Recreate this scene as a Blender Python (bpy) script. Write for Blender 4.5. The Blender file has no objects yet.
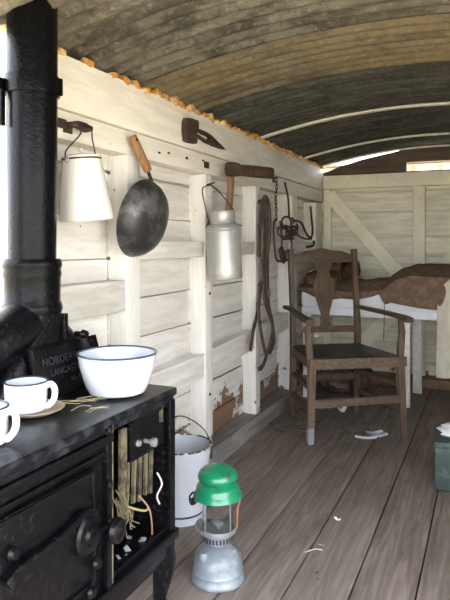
import bpy, bmesh, math, random
from mathutils import Vector, Matrix, Euler, noise
random.seed(7)
sc = bpy.context.scene
col = sc.collection
PI = math.pi

# ------------------------------------------------------------------ camera
cd = bpy.data.cameras.new('camera'); cam = bpy.data.objects.new('camera', cd); col.objects.link(cam)
cam.location = (0, 0, 1.1)
cam.rotation_euler = (PI/2, 0, math.atan2(.4035, .915))
cd.lens = 36.0; cd.sensor_width = 36.0; cd.sensor_fit = 'AUTO'
cd.shift_y = -57/600
cd.clip_start = .02
sc.camera = cam

# ------------------------------------------------------------------ world, sun, exposure
w = bpy.data.worlds.new('sky'); sc.world = w; w.use_nodes = True
bg = w.node_tree.nodes['Background']
bg.inputs[0].default_value = (.84, .90, 1.0, 1); bg.inputs[1].default_value = 3.2
sd = bpy.data.lights.new('sun', 'SUN'); sun = bpy.data.objects.new('sun', sd); col.objects.link(sun)
sd.energy = 9.0; sd.color = (1, .93, .78); sd.angle = .01
sun.rotation_euler = Vector((1, .25, 1.3)).to_track_quat('Z', 'Y').to_euler()
sc.view_settings.view_transform = 'Standard'; sc.view_settings.look = 'None'
sc.view_settings.gamma = 1; sc.view_settings.use_curve_mapping = False
sc.view_settings.exposure = 1.82
sc.cycles.use_denoising = True
sc.cycles.max_bounces = 10; sc.cycles.diffuse_bounces = 7
sc.cycles.sample_clamp_indirect = 8

# ------------------------------------------------------------------ materials
def newmat(name):
    m = bpy.data.materials.new(name); m.use_nodes = True
    nt = m.node_tree; b = nt.nodes['Principled BSDF']
    return m, nt, b
def nd(nt, t, **kw):
    n = nt.nodes.new(t)
    for k, v in kw.items():
        if k in n.inputs.keys(): n.inputs[k].default_value = v
        else: setattr(n, k, v)
    return n
def ramp(nt, src, stops):
    r = nt.nodes.new('ShaderNodeValToRGB')
    while len(r.color_ramp.elements) < len(stops): r.color_ramp.elements.new(.5)
    for e, (p, c) in zip(r.color_ramp.elements, stops):
        e.position = p; e.color = (c, c, c, 1) if isinstance(c, (int, float)) else (*c, 1)
    nt.links.new(src, r.inputs[0]); return r.outputs[0]
def mapping(nt, scale=(1, 1, 1), loc=(0, 0, 0), coord='Object'):
    tc = nt.nodes.new('ShaderNodeTexCoord'); mp = nt.nodes.new('ShaderNodeMapping')
    mp.inputs['Scale'].default_value = scale; mp.inputs['Location'].default_value = loc
    nt.links.new(tc.outputs[coord], mp.inputs[0]); return mp.outputs[0]
def noisetex(nt, vec, scale, detail=5, rough=.55, dist=0):
    n = nt.nodes.new('ShaderNodeTexNoise'); n.inputs['Scale'].default_value = scale
    n.inputs['Detail'].default_value = detail; n.inputs['Roughness'].default_value = rough
    n.inputs['Distortion'].default_value = dist
    nt.links.new(vec, n.inputs['Vector']); return n.outputs[0]
def mix(nt, fac, a, b, mode='MIX'):
    n = nt.nodes.new('ShaderNodeMix'); n.data_type = 'RGBA'; n.blend_type = mode
    for i, s in ((0, fac), (6, a), (7, b)):
        if hasattr(s, 'links'): nt.links.new(s, n.inputs[i])
        elif isinstance(s, (int, float)): n.inputs[i].default_value = s if i == 0 else (s, s, s, 1)
        else: n.inputs[i].default_value = (*s, 1)
    return n.outputs[2]
def mth(nt, op, a, b=0.0, clamp=False):
    n = nt.nodes.new('ShaderNodeMath'); n.operation = op; n.use_clamp = clamp
    for i, s in ((0, a), (1, b)):
        if hasattr(s, 'links'): nt.links.new(s, n.inputs[i])
        else: n.inputs[i].default_value = s
    return n.outputs[0]
def bump(nt, b, h, strength=.3, dist=.005):
    n = nt.nodes.new('ShaderNodeBump'); n.inputs['Strength'].default_value = strength
    n.inputs['Distance'].default_value = dist
    nt.links.new(h, n.inputs['Height']); nt.links.new(n.outputs[0], b.inputs['Normal'])
def attr(nt, name='rnd'):
    a = nt.nodes.new('ShaderNodeAttribute'); a.attribute_name = name; return a.outputs['Fac']

def paint_wood(name, base=(.74, .71, .63), peel=.36, low=None, grime=.25, stretch=(1, .15, 1)):
    """old whitewash over timber: smoky stains, specks, flakes gone down to brown wood"""
    m, nt, b = newmat(name)
    v = mapping(nt); vs = mapping(nt, stretch)
    big = noisetex(nt, v, 2.3, 4); fine = noisetex(nt, vs, 30, 6, .6)
    c = mix(nt, ramp(nt, big, [(.35, 0), (.7, 1)]), base, tuple(x*y for x, y in zip(base, (.90, .89, .86))))
    c = mix(nt, mth(nt, 'MULTIPLY', ramp(nt, fine, [(.42, 1), (.6, 0)]), grime), c, (.36, .32, .25))
    at = attr(nt); c = mix(nt, mth(nt, 'MULTIPLY', at, .16), c, (.42, .40, .34))
    pn = noisetex(nt, v, 11, 7, .68)
    mask = ramp(nt, pn, [(peel-.10, 1), (peel-.075, 0)])
    if low is not None:
        sep = nt.nodes.new('ShaderNodeSeparateXYZ'); nt.links.new(mapping(nt), sep.inputs[0])
        h = mth(nt, 'SUBTRACT', low, sep.outputs[2]); h = mth(nt, 'MULTIPLY', h, 1.6)
        h = mth(nt, 'MINIMUM', h, .35)
        s = mth(nt, 'ADD', h, mth(nt, 'MULTIPLY', mth(nt, 'SUBTRACT', noisetex(nt, v, 6, 6, .7), .5), 1.3))
        mask = mth(nt, 'MAXIMUM', mask, ramp(nt, s, [(.18, 0), (.22, 1)]))
    wood = mix(nt, fine, (.30, .17, .09), (.12, .075, .045))
    sk = nt.nodes.new('ShaderNodeTexVoronoi'); sk.inputs['Scale'].default_value = 13; nt.links.new(v, sk.inputs['Vector'])
    c = mix(nt, mth(nt, 'MULTIPLY', ramp(nt, sk.outputs['Distance'], [(.045, 1), (.075, 0)]), ramp(nt, noisetex(nt, v, 5, 2), [(.45, 0), (.55, .8)])), c, (.16, .11, .07))
    c = mix(nt, mask, c, wood)
    nt.links.new(c, b.inputs['Base Color']); b.inputs['Roughness'].default_value = .62
    bump(nt, b, mth(nt, 'SUBTRACT', mth(nt, 'MULTIPLY', fine, .7), mask), .45, .004)
    return m

def wood(name, c1, c2, axis='Y', scale=26, rough=.6, var=.25, spots=None, spec=.4, rings=0):
    m, nt, b = newmat(name)
    st = {'X': (.09, 1, 1), 'Y': (1, .09, 1), 'Z': (1, 1, .09)}[axis]
    at = attr(nt)
    tc = nt.nodes.new('ShaderNodeTexCoord'); mp = nt.nodes.new('ShaderNodeMapping'); mp.inputs['Scale'].default_value = st
    comb = nt.nodes.new('ShaderNodeCombineXYZ')
    for i in range(3): nt.links.new(mth(nt, 'MULTIPLY', at, 7.3), comb.inputs[i])
    nt.links.new(comb.outputs[0], mp.inputs['Location']); nt.links.new(tc.outputs['Object'], mp.inputs[0])
    n1 = noisetex(nt, mp.outputs[0], scale, 8, .6, 1.4)
    n2 = noisetex(nt, mapping(nt), 3.0, 4)
    c = mix(nt, ramp(nt, n1, [(.3, 0), (.68, 1)]), c1, c2)
    if rings:
        wv = nt.nodes.new('ShaderNodeTexWave'); wv.wave_type = 'BANDS'; wv.bands_direction = 'X'
        wv.inputs['Scale'].default_value = 11; wv.inputs['Distortion'].default_value = 9; wv.inputs['Detail'].default_value = 3
        wv.inputs['Detail Scale'].default_value = 1.1
        nt.links.new(mp.outputs[0], wv.inputs['Vector'])
        c = mix(nt, mth(nt, 'MULTIPLY', ramp(nt, wv.outputs[1], [(.15, 1), (.5, 0)]), rings), c, tuple(x*.5 for x in c1))
    c = mix(nt, mth(nt, 'MULTIPLY', ramp(nt, n2, [(.4, 0), (.65, 1)]), var), c, tuple(x*.45 for x in c1))
    c = mix(nt, mth(nt, 'MULTIPLY', at, var), c, tuple(x*.6 for x in c2))
    if spots:
        s = noisetex(nt, mapping(nt), 14, 6, .7)
        c = mix(nt, ramp(nt, s, [(.62, 0), (.70, 1)]), c, spots)
    nt.links.new(c, b.inputs['Base Color']); b.inputs['Roughness'].default_value = rough
    b.inputs['Specular IOR Level'].default_value = spec
    bump(nt, b, n1, .35, .003)
    return m

def simple(name, c, rough=.5, metal=0, noise_=0, c2=None, nscale=20, bmp=0, coat=0, spec=.5):
    m, nt, b = newmat(name)
    b.inputs['Base Color'].default_value = (*c, 1); b.inputs['Roughness'].default_value = rough
    b.inputs['Metallic'].default_value = metal; b.inputs['Coat Weight'].default_value = coat
    b.inputs['Specular IOR Level'].default_value = spec
    if c2 is not None:
        n = noisetex(nt, mapping(nt), nscale, 7, .62)
        lo = .5 + .2*(1-2*noise_) if noise_ else .5
        nt.links.new(mix(nt, ramp(nt, n, [(lo-.06, 0), (lo+.08, 1)]), c, c2), b.inputs['Base Color'])
    if bmp:
        n = noisetex(nt, mapping(nt), nscale*1.7, 6, .6); bump(nt, b, n, bmp, .003)
    return m

M = {}
M['boards'] = paint_wood('whitewashed_boards', (.88, .85, .80), .36, low=.34, stretch=(1, .12, 1), grime=.28)
M['plate'] = paint_wood('whitewashed_plate', (.90, .855, .755), .375, stretch=(1, .12, 1), grime=.22)
M['stud'] = paint_wood('whitewashed_stud', (.89, .865, .81), .37, low=.22, stretch=(1, 1, .12), grime=.2)
M['rail'] = paint_wood('whitewashed_rail', (.88, .855, .80), .375, stretch=(1, .12, 1), grime=.28)
M['peeled_rail'] = paint_wood('flaking_rail', (.72, .69, .62), .43, stretch=(1, .2, 1), grime=.4)
M['back_boards'] = paint_wood('back_wall_boards', (.86, .82, .63), .385, low=.20, stretch=(.12, 1, 1), grime=.4)  # yellow base colour carries warm light bounced off the grass
M['chair_rail'] = wood('worn_rail_wood', (.065, .044, .028), (.18, .125, .083), 'X', 34, .55, .35, spec=.25)
M['chair_crest'] = wood('brown_crest_wood', (.05, .031, .018), (.135, .085, .05), 'X', 24, .42, .3, spec=.35)
M['back_frame'] = paint_wood('back_wall_frame', (.93, .88, .66), .36, stretch=(.3, 1, .3), grime=.15)  # frame whitewash tinted yellow for the same bounced light
M['floor'] = wood('weathered_floor', (.15, .117, .098), (.34, .283, .247), 'Y', 24, .65, .3, spec=.3, rings=.22)
M['sill'] = wood('grey_sill_beam', (.16, .135, .125), (.34, .305, .29), 'Y', 20, .75, .4, spots=(.50, .48, .47))
M['chair'] = wood('brown_chair_wood', (.05, .031, .018), (.14, .088, .052), 'Z', 30, .42, .3, spec=.35)
M['chair_worn'] = wood('worn_chair_wood', (.065, .044, .028), (.18, .125, .083), 'Z', 34, .55, .35, spec=.25)
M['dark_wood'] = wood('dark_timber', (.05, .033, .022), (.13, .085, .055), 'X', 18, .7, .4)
M['handle_wood'] = wood('honey_wood', (.24, .115, .045), (.40, .225, .10), 'Z', 30, .5, .2, spec=.3)
M['tool_wood'] = wood('tool_wood', (.15, .08, .045), (.30, .18, .10), 'Z', 30, .6, .3)
M['enamel'] = simple('white_enamel', (.54, .56, .60), .18, coat=.25)
M['enamel_warm'] = simple('cream_enamel', (.66, .645, .605), .2, coat=.25)
M['enamel_edge'] = simple('dark_enamel_rim', (.015, .016, .03), .3)
M['chipped'] = simple('chipped_rim', (.02, .02, .022), .5, 0, .35, (.75, .77, .8), 55)
M['iron'] = simple('black_iron', (.003, .003, .004), .24, 0, .3, (.012, .010, .010), 70, bmp=.45, coat=0, spec=.22)
M['iron_top'] = simple('stove_top_iron', (.005, .005, .007), .33, 0, .4, (.024, .026, .03), 22, bmp=.35, spec=.24)
M['pipe'] = simple('blackened_pipe', (.003, .003, .0035), .16, 0, .3, (.006, .006, .006), 60, bmp=.45, coat=0, spec=.09)
M['steel_dark'] = simple('scorched_steel', (.045, .044, .044), .42, .5, .4, (.15, .148, .145), 11, bmp=.25)
M['rust'] = simple('rusted_iron', (.045, .027, .02), .75, .2, .4, (.09, .045, .027), 25, bmp=.5)
M['rust_inside'] = simple('rusty_firebox', (.012, .008, .007), .85, 0, .5, (.05, .02, .012), 12, bmp=.4)
M['limed'] = simple('scaled_bar', (.11, .095, .05), .8, 0, .5, (.03, .02, .013), 30, bmp=.4)
M['alu'] = simple('dull_aluminium', (.42, .41, .385), .48, .55, .4, (.50, .49, .46), 7, bmp=.05)
M['wire'] = simple('dark_wire', (.03, .026, .024), .5, .4)
M['leather'] = simple('harness_leather', (.05, .03, .022), .6, 0, .5, (.12, .078, .058), 26, bmp=.3)
M['seat'] = simple('dark_green_leather', (.004, .008, .007), .42, 0, .5, (.010, .015, .013), 14, bmp=.2, spec=.3)
M['green'] = simple('green_enamel', (.006, .17, .075), .3, 0, .15, (.02, .07, .045), 16, coat=.25)
M['tank'] = simple('pale_blue_grey_paint', (.16, .18, .20), .33, .0, .35, (.26, .285, .305), 11, bmp=.05)
M['zinc'] = simple('dull_zinc', (.25, .26, .27), .45, .5)
M['brass'] = simple('aged_copper', (.42, .17, .10), .45, .6)
M['sheet'] = simple('white_sheet', (.82, .83, .86), .8, bmp=.1, nscale=8)
M['blanket'] = simple('brown_blanket', (.15, .10, .066), .95, 0, .45, (.20, .14, .095), 22, bmp=.6, spec=.15)
M['pillow'] = simple('brown_cushion', (.13, .08, .045), .9, 0, .5, (.19, .125, .075), 16, bmp=.5, spec=.1)
M['pillow_dark'] = simple('dark_cushion', (.045, .028, .02), .85, 0, .5, (.08, .05, .035), 16, bmp=.5, spec=.2)
M['linen'] = simple('cream_linen', (.62, .57, .46), .9, 0, .4, (.54, .48, .38), 8, bmp=.3, spec=.2)
M['box_green'] = simple('grey_green_box_paint', (.035, .052, .046), .45, 0, .4, (.065, .088, .08), 18, bmp=.15, spec=.3)
M['straw'] = simple('straw', (.30, .25, .12), .8)
M['straw_green'] = simple('hay', (.12, .105, .055), .85)
M['red_stalk'] = simple('reddish_stalk', (.26, .15, .09), .8)
M['paper'] = simple('blue_white_paper', (.46, .48, .72), .7, 0, .5, (.75, .75, .80), 25)
M['ash'] = simple('pale_ash', (.16, .17, .165), .9, 0, .4, (.06, .09, .08), 60)
M['debris'] = simple('litter_brown', (.09, .065, .045), .95, 0, .5, (.18, .14, .10), 40)
M['rusty_edge'] = simple('rusty_crumbs', (.50, .22, .04), .85, 0, .45, (.70, .55, .30), 22, bmp=.5)
M['tan'] = simple('pale_wood_plate', (.52, .42, .30), .5, 0, .5, (.44, .34, .22), 12)
M['satchel'] = simple('old_boot_leather', (.05, .028, .02), .5, 0, .5, (.10, .055, .035), 14, bmp=.3)
M['shed'] = wood('shed_boards', (.40, .30, .18), (.60, .50, .34), 'Z', 10, .8, .3)

def glass_mat():
    m, nt, b = newmat('lantern_glass')
    b.inputs['Base Color'].default_value = (.95, .97, .96, 1); b.inputs['Roughness'].default_value = .02
    b.inputs['Transmission Weight'].default_value = 1; b.inputs['IOR'].default_value = 1.45
    return m
M['glass'] = glass_mat()

def roof_mat(name, dark, light, warm, wf):
    m, nt, b = newmat(name)
    v = mapping(nt); big = noisetex(nt, v, 1.7, 5, .6, .6); sp = noisetex(nt, v, 42, 8, .75); md = noisetex(nt, mapping(nt, (.45, 1, 1)), 11, 8, .75)
    c = mix(nt, ramp(nt, md, [(.42, 0), (.58, 1)]), dark, light)
    c = mix(nt, mth(nt, 'MULTIPLY', ramp(nt, big, [(.34, 0), (.6, 1)]), wf), c, warm)
    c = mix(nt, mth(nt, 'MULTIPLY', ramp(nt, sp, [(.55, 0), (.66, 1)]), .55), c, tuple(min(1, x*1.9) for x in light))
    c = mix(nt, mth(nt, 'MULTIPLY', ramp(nt, sp, [(.36, 1), (.45, 0)]), .6), c, tuple(x*.5 for x in dark))
    ru = noisetex(nt, mapping(nt, (1, 1, 1), (3, 5, 1)), 3.3, 5, .6)
    c = mix(nt, ramp(nt, ru, [(.70, 0), (.76, 1)]), c, (.20, .09, .045))
    nt.links.new(c, b.inputs['Base Color']); b.inputs['Roughness'].default_value = .6; b.inputs['Metallic'].default_value = .15
    bump(nt, b, sp, .3, .002)
    return m
M['roof_front'] = roof_mat('weathered_galvanised', (.030, .028, .024), (.16, .148, .115), (.105, .084, .046), .5)
M['roof_tan'] = roof_mat('tan_galvanised', (.06, .05, .033), (.17, .143, .09), (.20, .15, .075), .8)  # tan base colours, warmer than the sheets on either side
M['roof_far'] = roof_mat('dark_galvanised', (.026, .028, .026), (.10, .10, .083), (.06, .05, .034), .35)

def grass_mat():
    m, nt, b = newmat('dry_grass')
    v = mapping(nt); n = noisetex(nt, v, 1.2, 8, .7)
    nt.links.new(mix(nt, n, (.25, .225, .15), (.42, .37, .27)), b.inputs['Base Color'])
    b.inputs['Roughness'].default_value = .95
    return m
M['grass'] = grass_mat()

# ------------------------------------------------------------------ mesh helpers
MATS = {}
class MB:
    def __init__(s):
        s.bm = bmesh.new(); s.lay = s.bm.faces.layers.float.new('rnd')
    def _tag(s, faces, rnd):
        r = random.random() if rnd is None else rnd
        for f in faces: f[s.lay] = r
    def box(s, c, d, rot=None, bev=.004, seg=2, rnd=None, taper=None, jit=0):
        """box centred at c with full sizes d"""
        n0 = set(s.bm.faces)
        r = bmesh.ops.create_cube(s.bm, size=1)
        vs = r['verts']
        for v in vs:
            v.co = Vector((v.co.x*d[0], v.co.y*d[1], v.co.z*d[2]))
            if taper and v.co.z < 0: v.co.x *= taper; v.co.y *= taper
            if jit: v.co += Vector([random.uniform(-jit, jit) for _ in range(3)])
        if bev > 0:
            es = {e for v in vs for e in v.link_edges}
            bb = bmesh.ops.bevel(s.bm, geom=list(es), offset=min(bev, min(d)*.45), segments=seg, affect='EDGES', profile=.6)
        nf = [f for f in s.bm.faces if f not in n0]
        nv = {v for f in nf for v in f.verts}
        m = Matrix.Translation(Vector(c)) @ (rot.to_4x4() if rot else Matrix.Identity(4))
        for v in nv: v.co = m @ v.co
        s._tag(nf, rnd); return s
    def beam(s, a, b, wd, th, up=(0, 0, 1), bev=.003, ext=0, rnd=None, w2=None, th2=None):
        """bar of width wd (sideways) and thickness th (along up) from a to b; may taper to w2, th2"""
        a, b = Vector(a), Vector(b); dr = (b-a).normalized(); a -= dr*ext; b += dr*ext
        u = Vector(up); side = dr.cross(u).normalized(); u = side.cross(dr).normalized()
        n0 = set(s.bm.faces); L = (b-a).length
        r = bmesh.ops.create_cube(s.bm, size=1); vs = r['verts']
        es = {e for v in vs for e in v.link_edges}
        for v in vs:
            t = v.co.z + .5
            ww = wd if w2 is None else wd*(1-t)+w2*t; tt = th if th2 is None else th*(1-t)+th2*t
            v.co = a + dr*(t*L) + side*(v.co.x*ww) + u*(v.co.y*tt)
        if bev > 0: bmesh.ops.bevel(s.bm, geom=list(es), offset=bev, segments=2, affect='EDGES', profile=.6)
        s._tag([f for f in s.bm.faces if f not in n0], rnd); return s
    def tube(s, pts, r, n=10, closed=False, caps=True, flat=None, up=None, rnd=0):
        """sweep along pts; r number or list; flat=(a,b) turns the ring into a strap section"""
        pts = [Vector(p) for p in pts]; N = len(pts)
        rr = r if isinstance(r, (list, tuple)) else [r]*N
        rings = []; prev = None
        for i, p in enumerate(pts):
            if closed: t = (pts[(i+1) % N]-pts[i-1])
            else: t = pts[min(i+1, N-1)]-pts[max(i-1, 0)]
            t.normalize()
            ref = Vector(up) if up is not None else (prev if prev is not None else (Vector((0, 0, 1)) if abs(t.z) < .9 else Vector((1, 0, 0))))
            x = (ref - t*ref.dot(t)).normalized(); y = t.cross(x); prev = x
            ring = []
            for k in range(n):
                a = 2*PI*k/n; ca, sa = math.cos(a), math.sin(a)
                if flat:
                    sx = math.copysign(abs(ca)**.5, ca)*flat[0]; sy = math.copysign(abs(sa)**.5, sa)*flat[1]
                    ring.append(s.bm.verts.new(p + x*sx*rr[i] + y*sy*rr[i]))
                else: ring.append(s.bm.verts.new(p + (x*ca + y*sa)*rr[i]))
            rings.append(ring)
        fs = []
        for i in range(N if closed else N-1):
            A, B = rings[i], rings[(i+1) % N]
            for k in range(n):
                fs.append(s.bm.faces.new((A[k], A[(k+1) % n], B[(k+1) % n], B[k])))
        if caps and not closed:
            fs.append(s.bm.faces.new(rings[0][::-1])); fs.append(s.bm.faces.new(rings[-1]))
        s._tag(fs, rnd); return s
    def lathe(s, prof, n=48, m=None, rnd=0, closed=False, warp=None):
        """revolve (r,z) profile about Z"""
        m = m or Matrix.Identity(4); rings = []
        for (r, z) in prof:
            if r < 1e-5: rings.append([s.bm.verts.new(m @ Vector((0, 0, z)))]); continue
            ring = []
            for k in range(n):
                a = 2*PI*k/n; p = Vector((r*math.cos(a), r*math.sin(a), z))
                if warp: p = warp(p, a)
                ring.append(s.bm.verts.new(m @ p))
            rings.append(ring)
        fs = []
        prs = list(zip(rings, rings[1:])) + ([(rings[-1], rings[0])] if closed else [])
        for A, B in prs:
            for k in range(n):
                if len(A) == 1 and len(B) == 1: continue
                if len(A) == 1: fs.append(s.bm.faces.new((A[0], B[(k+1) % n], B[k])))
                elif len(B) == 1: fs.append(s.bm.faces.new((A[k], A[(k+1) % n], B[0])))
                else: fs.append(s.bm.faces.new((A[k], A[(k+1) % n], B[(k+1) % n], B[k])))
        s._tag(fs, rnd); return s
    def prism(s, pts, th, m=None, bev=.002, rnd=0):
        """extrude outline pts (x,y) by th along local z, placed by m"""
        m = m or Matrix.Identity(4); n0 = set(s.bm.faces)
        a = [s.bm.verts.new(m @ Vector((x, y, -th/2))) for x, y in pts]
        b = [s.bm.verts.new(m @ Vector((x, y, th/2))) for x, y in pts]
        n = len(pts)
        f1 = s.bm.faces.new(a[::-1]); f2 = s.bm.faces.new(b)
        for i in range(n): s.bm.faces.new((a[i], a[(i+1) % n], b[(i+1) % n], b[i]))
        if bev: bmesh.ops.bevel(s.bm, geom=list(f1.edges)+list(f2.edges), offset=bev, segments=2, affect='EDGES', profile=.6)
        s._tag([f for f in s.bm.faces if f not in n0], rnd); return s
    def grid(s, fn, nu, nv, th=0, rnd=0):
        V = [[s.bm.verts.new(Vector(fn(i/nu, j/nv))) for j in range(nv+1)] for i in range(nu+1)]
        fs = [s.bm.faces.new((V[i][j], V[i+1][j], V[i+1][j+1], V[i][j+1])) for i in range(nu) for j in range(nv)]
        if th:
            bmesh.ops.recalc_face_normals(s.bm, faces=fs)
            ex = bmesh.ops.solidify(s.bm, geom=fs, thickness=th)
        s._tag(s.bm.faces, rnd); return s
    def build(s, name, mat, parent=None, world=False, smooth=35, xf=None):
        bm = s.bm
        if xf is not None: bm.transform(xf)
        if world and parent is not None: bm.transform(MATS[parent.name].inverted())
        bmesh.ops.recalc_face_normals(bm, faces=bm.faces)
        me = bpy.data.meshes.new(name); bm.to_mesh(me); bm.free()
        me.materials.append(M[mat] if isinstance(mat, str) else mat)
        me.shade_smooth(); me.set_sharp_from_angle(angle=math.radians(smooth))
        o = bpy.data.objects.new(name, me); col.objects.link(o)
        if parent is not None: o.parent = parent; MATS[o.name] = MATS[parent.name]
        else: MATS[o.name] = Matrix.Identity(4)
        return o

def thing(name, label, cat, loc, rotz=0, group=None, rot=None):
    o = bpy.data.objects.new(name, None); col.objects.link(o); o.empty_display_size = .05
    o.location = loc; e = rot or Euler((0, 0, rotz)); o.rotation_euler = e
    o['label'] = label; o['category'] = cat
    if group: o['group'] = group
    MATS[o.name] = Matrix.Translation(Vector(loc)) @ e.to_matrix().to_4x4()
    return o
def tag(o, label, cat, group=None, kind=None):
    o['label'] = label; o['category'] = cat
    if group: o['group'] = group
    if kind: o['kind'] = kind
    return o
def struct(o, label=None, cat=None):
    o['kind'] = 'structure'
    if label: o['label'] = label; o['category'] = cat
    return o
def spline(pts, n=6):
    """Catmull-Rom through pts"""
    P = [Vector(p) for p in pts]; out = []
    for i in range(len(P)-1):
        p0 = P[max(i-1, 0)]; p1 = P[i]; p2 = P[i+1]; p3 = P[min(i+2, len(P)-1)]
        for k in range(n):
            t = k/n
            out.append(.5*((2*p1)+(p2-p0)*t+(2*p0-5*p1+4*p2-p3)*t*t+(3*p1-p0-3*p2+p3)*t**3))
    out.append(P[-1]); return out
def arc(c, r, a0, a1, n, ax, ay):
    c, ax, ay = Vector(c), Vector(ax), Vector(ay)
    return [c + ax*(r*math.cos(a0+(a1-a0)*k/n)) + ay*(r*math.sin(a0+(a1-a0)*k/n)) for k in range(n+1)]
def frame(o, x, y):
    """matrix with local x,y axes given in world, origin o"""
    x = Vector(x).normalized(); y = Vector(y); z = x.cross(y).normalized(); y = z.cross(x)
    return Matrix(((x.x, y.x, z.x, o[0]), (x.y, y.y, z.y, o[1]), (x.z, y.z, z.z, o[2]), (0, 0, 0, 1)))
RIGHT = Vector((.915, .4035, 0)); FWD = Vector((-.4035, .915, 0))

# ================================================================== SETTING
# --- ground outside
g = MB().grid(lambda u, v: (-40+80*u, -40+80*v, -.5+.03*noise.noise(Vector((u*60, v*60, 0)))), 60, 60).build('ground', 'grass')
struct(g, 'dry sunlit grass around the hut', 'ground')

# --- floor planks
XL, XR, Y0, Y1 = -1.35, .60, -.7, 4.95
f = MB(); x = -.21+.19*4+.19
k = 0
while x > XL-.05:
    x2 = max(x-.19, XL-.06)
    if x <= XR+.25:
        f.box(((x+x2)/2, (Y0+Y1)/2, -.0175+random.uniform(-.0012, .0012)), (x-x2-.0055, Y1-Y0, .035), bev=.003)
    x -= .19
fl = struct(f.build('floor', 'floor'), 'bare weathered grey plank floor', 'floor')
struct(MB().box((-.35, 2.1, -.10), (2.1, 5.6, .12), bev=.01).build('floor_bearer', 'dark_wood'), 'dark timber frame under the floor', 'floor')

# --- left wall boards
seams = [1.70, 1.541, 1.375, 1.206, 1.04, .871, .703, .537, .371, .205, .03]
def board_run(mb, a0, a1, plane, axis, side, breaks):
    for z1, z0 in zip(seams, seams[1:]):
        for b0, b1 in zip(breaks, breaks[1:]):
            dz = random.uniform(-.003, .003); th = .022
            tilt = random.uniform(-.004, .004)
            c = (z0+z1)/2+dz; h = z1-z0-.007
            if axis == 'Y': mb.box((plane-side*th/2+tilt, (b0+b1)/2, c), (th, b1-b0-.013, h), bev=.005, jit=.0015)
            else: mb.box(((b0+b1)/2, plane+th/2+tilt, c), (b1-b0-.004, th, h), bev=.004)
wl = MB(); board_run(wl, 1.32, 4.95, -1.35, 'Y', 1, [1.32, 1.944, 2.634, 3.322, 3.977, 4.95])
wl.box((-1.395, 3.14, .86), (.02, 3.64, 1.72), bev=0, rnd=.9)
struct(wl.build('wall_left', 'boards'), 'whitewashed horizontal board wall on the left', 'wall')
wf = MB(); board_run(wf, -.7, .74, -1.35, 'Y', 1, [-.7, .02, .74])  # unseen wall section added to cut light coming from the left
wf.box((-1.395, .02, .86), (.02, 1.44, 1.72), bev=0, rnd=.9); wf.box((-1.31, .70, .86), (.08, .08, 1.70), bev=.004, rnd=.2)
struct(wf.build('wall_left_light_block', 'boards'), 'unseen whitewashed board wall added to cut light left of the side doorway', 'wall')
# --- back wall
wb = MB()
for z1, z0 in zip([1.62, 1.515, 1.35, 1.157, .998, .84, .665, .49, .315, .16], [1.515, 1.35, 1.157, .998, .84, .665, .49, .315, .16, .02]):
    for b0, b1 in ((-1.36, -.503), (-.503, .60)):
        wb.box(((b0+b1)/2, 4.94+random.uniform(-.006, .006), (z0+z1)/2), (b1-b0-.004, .022, z1-z0-.013), bev=.005)
wb.box((-.38, 4.965, .83), (1.95, .02, 1.62), bev=0, rnd=.9)
struct(wb.build('wall_back', 'back_boards'), 'whitewashed board wall at the far end, tinted for warm bounced light', 'wall')
# --- right wall (outside the frame)
wr = MB()
for z1, z0 in zip(seams, seams[1:]):
    wr.box((.585, 3.23, (z0+z1)/2), (.022, 3.44, z1-z0-.007), bev=.004)
wr.box((.605, 3.23, .86), (.02, 3.44, 1.7), bev=0)
struct(wr.build('wall_right', 'boards'), 'whitewashed board wall on the right', 'wall')

# --- frame members of the left wall
tn = [0]
def trim(mb, mat, label, cat='beam'):
    tn[0] += 1
    return struct(mb.build('trim_%d' % tn[0], mat), label, cat)
def yz(ya, yb, za, zb, xf, depth=.078, bev=.005, jit=0):
    return MB().box((xf-depth/2, (ya+yb)/2, (za+zb)/2), (depth, yb-ya, zb-za), bev=bev, jit=jit)
trim(yz(1.325, 4.93, 1.538, 1.716, -1.268, .085), 'plate', 'wide whitewashed top plate of the left wall')
trim(yz(1.325, 4.93, 1.44, 1.533, -1.274, .078), 'plate', 'lower whitewashed plate with dark mortise blocks under the top plate')
for ya, yb, z0, z1 in ((1.325, 1.40, .02, 1.438), (1.953, 2.05, .06, 1.438), (2.643, 2.732, .06, 1.438), (3.33, 3.413, .06, 1.438), (3.985, 4.165, .06, 1.438)):
    trim(yz(ya, yb, z0, z1, -1.27, .082, jit=.002), 'stud', 'upright whitewashed stud of the left wall', 'post')
trim(yz(4.60, 4.76, 1.06, 1.42, -1.25, .10), 'plate', 'short upright board in the far left corner', 'board')
trim(MB().box((-1.262, 4.02, 1.29), (.02, .07, .29), bev=.003), 'back_frame', 'yellow packing strip on the fourth stud', 'board')  # takes the yellow colour of the far wall frame
bays = [(1.40, 1.953), (2.05, 2.643), (2.732, 3.33), (3.413, 3.985), (4.165, 4.90)]
for i, (a, b) in enumerate(bays):
    if i: trim(yz(a, b, 1.034, 1.106, -1.276, .074), 'rail', 'upper whitewashed rail between two studs', 'rail')
    zt = (.545, .553, .566, .60, .62)[i]; zt2 = (.55, .558, .585, .62, .62)[i]
    mb = MB().beam((-1.276-.035, a, zt-.055), (-1.276-.035, b, zt2-.055), .07, .105, (0, 0, 1), .005)
    trim(mb, 'rail', 'lower whitewashed rail between two studs', 'rail')
trim(yz(1.40, 1.953, .84, .958, -1.276, .074), 'peeled_rail', 'flaking middle rail behind the stove', 'rail')
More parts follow.
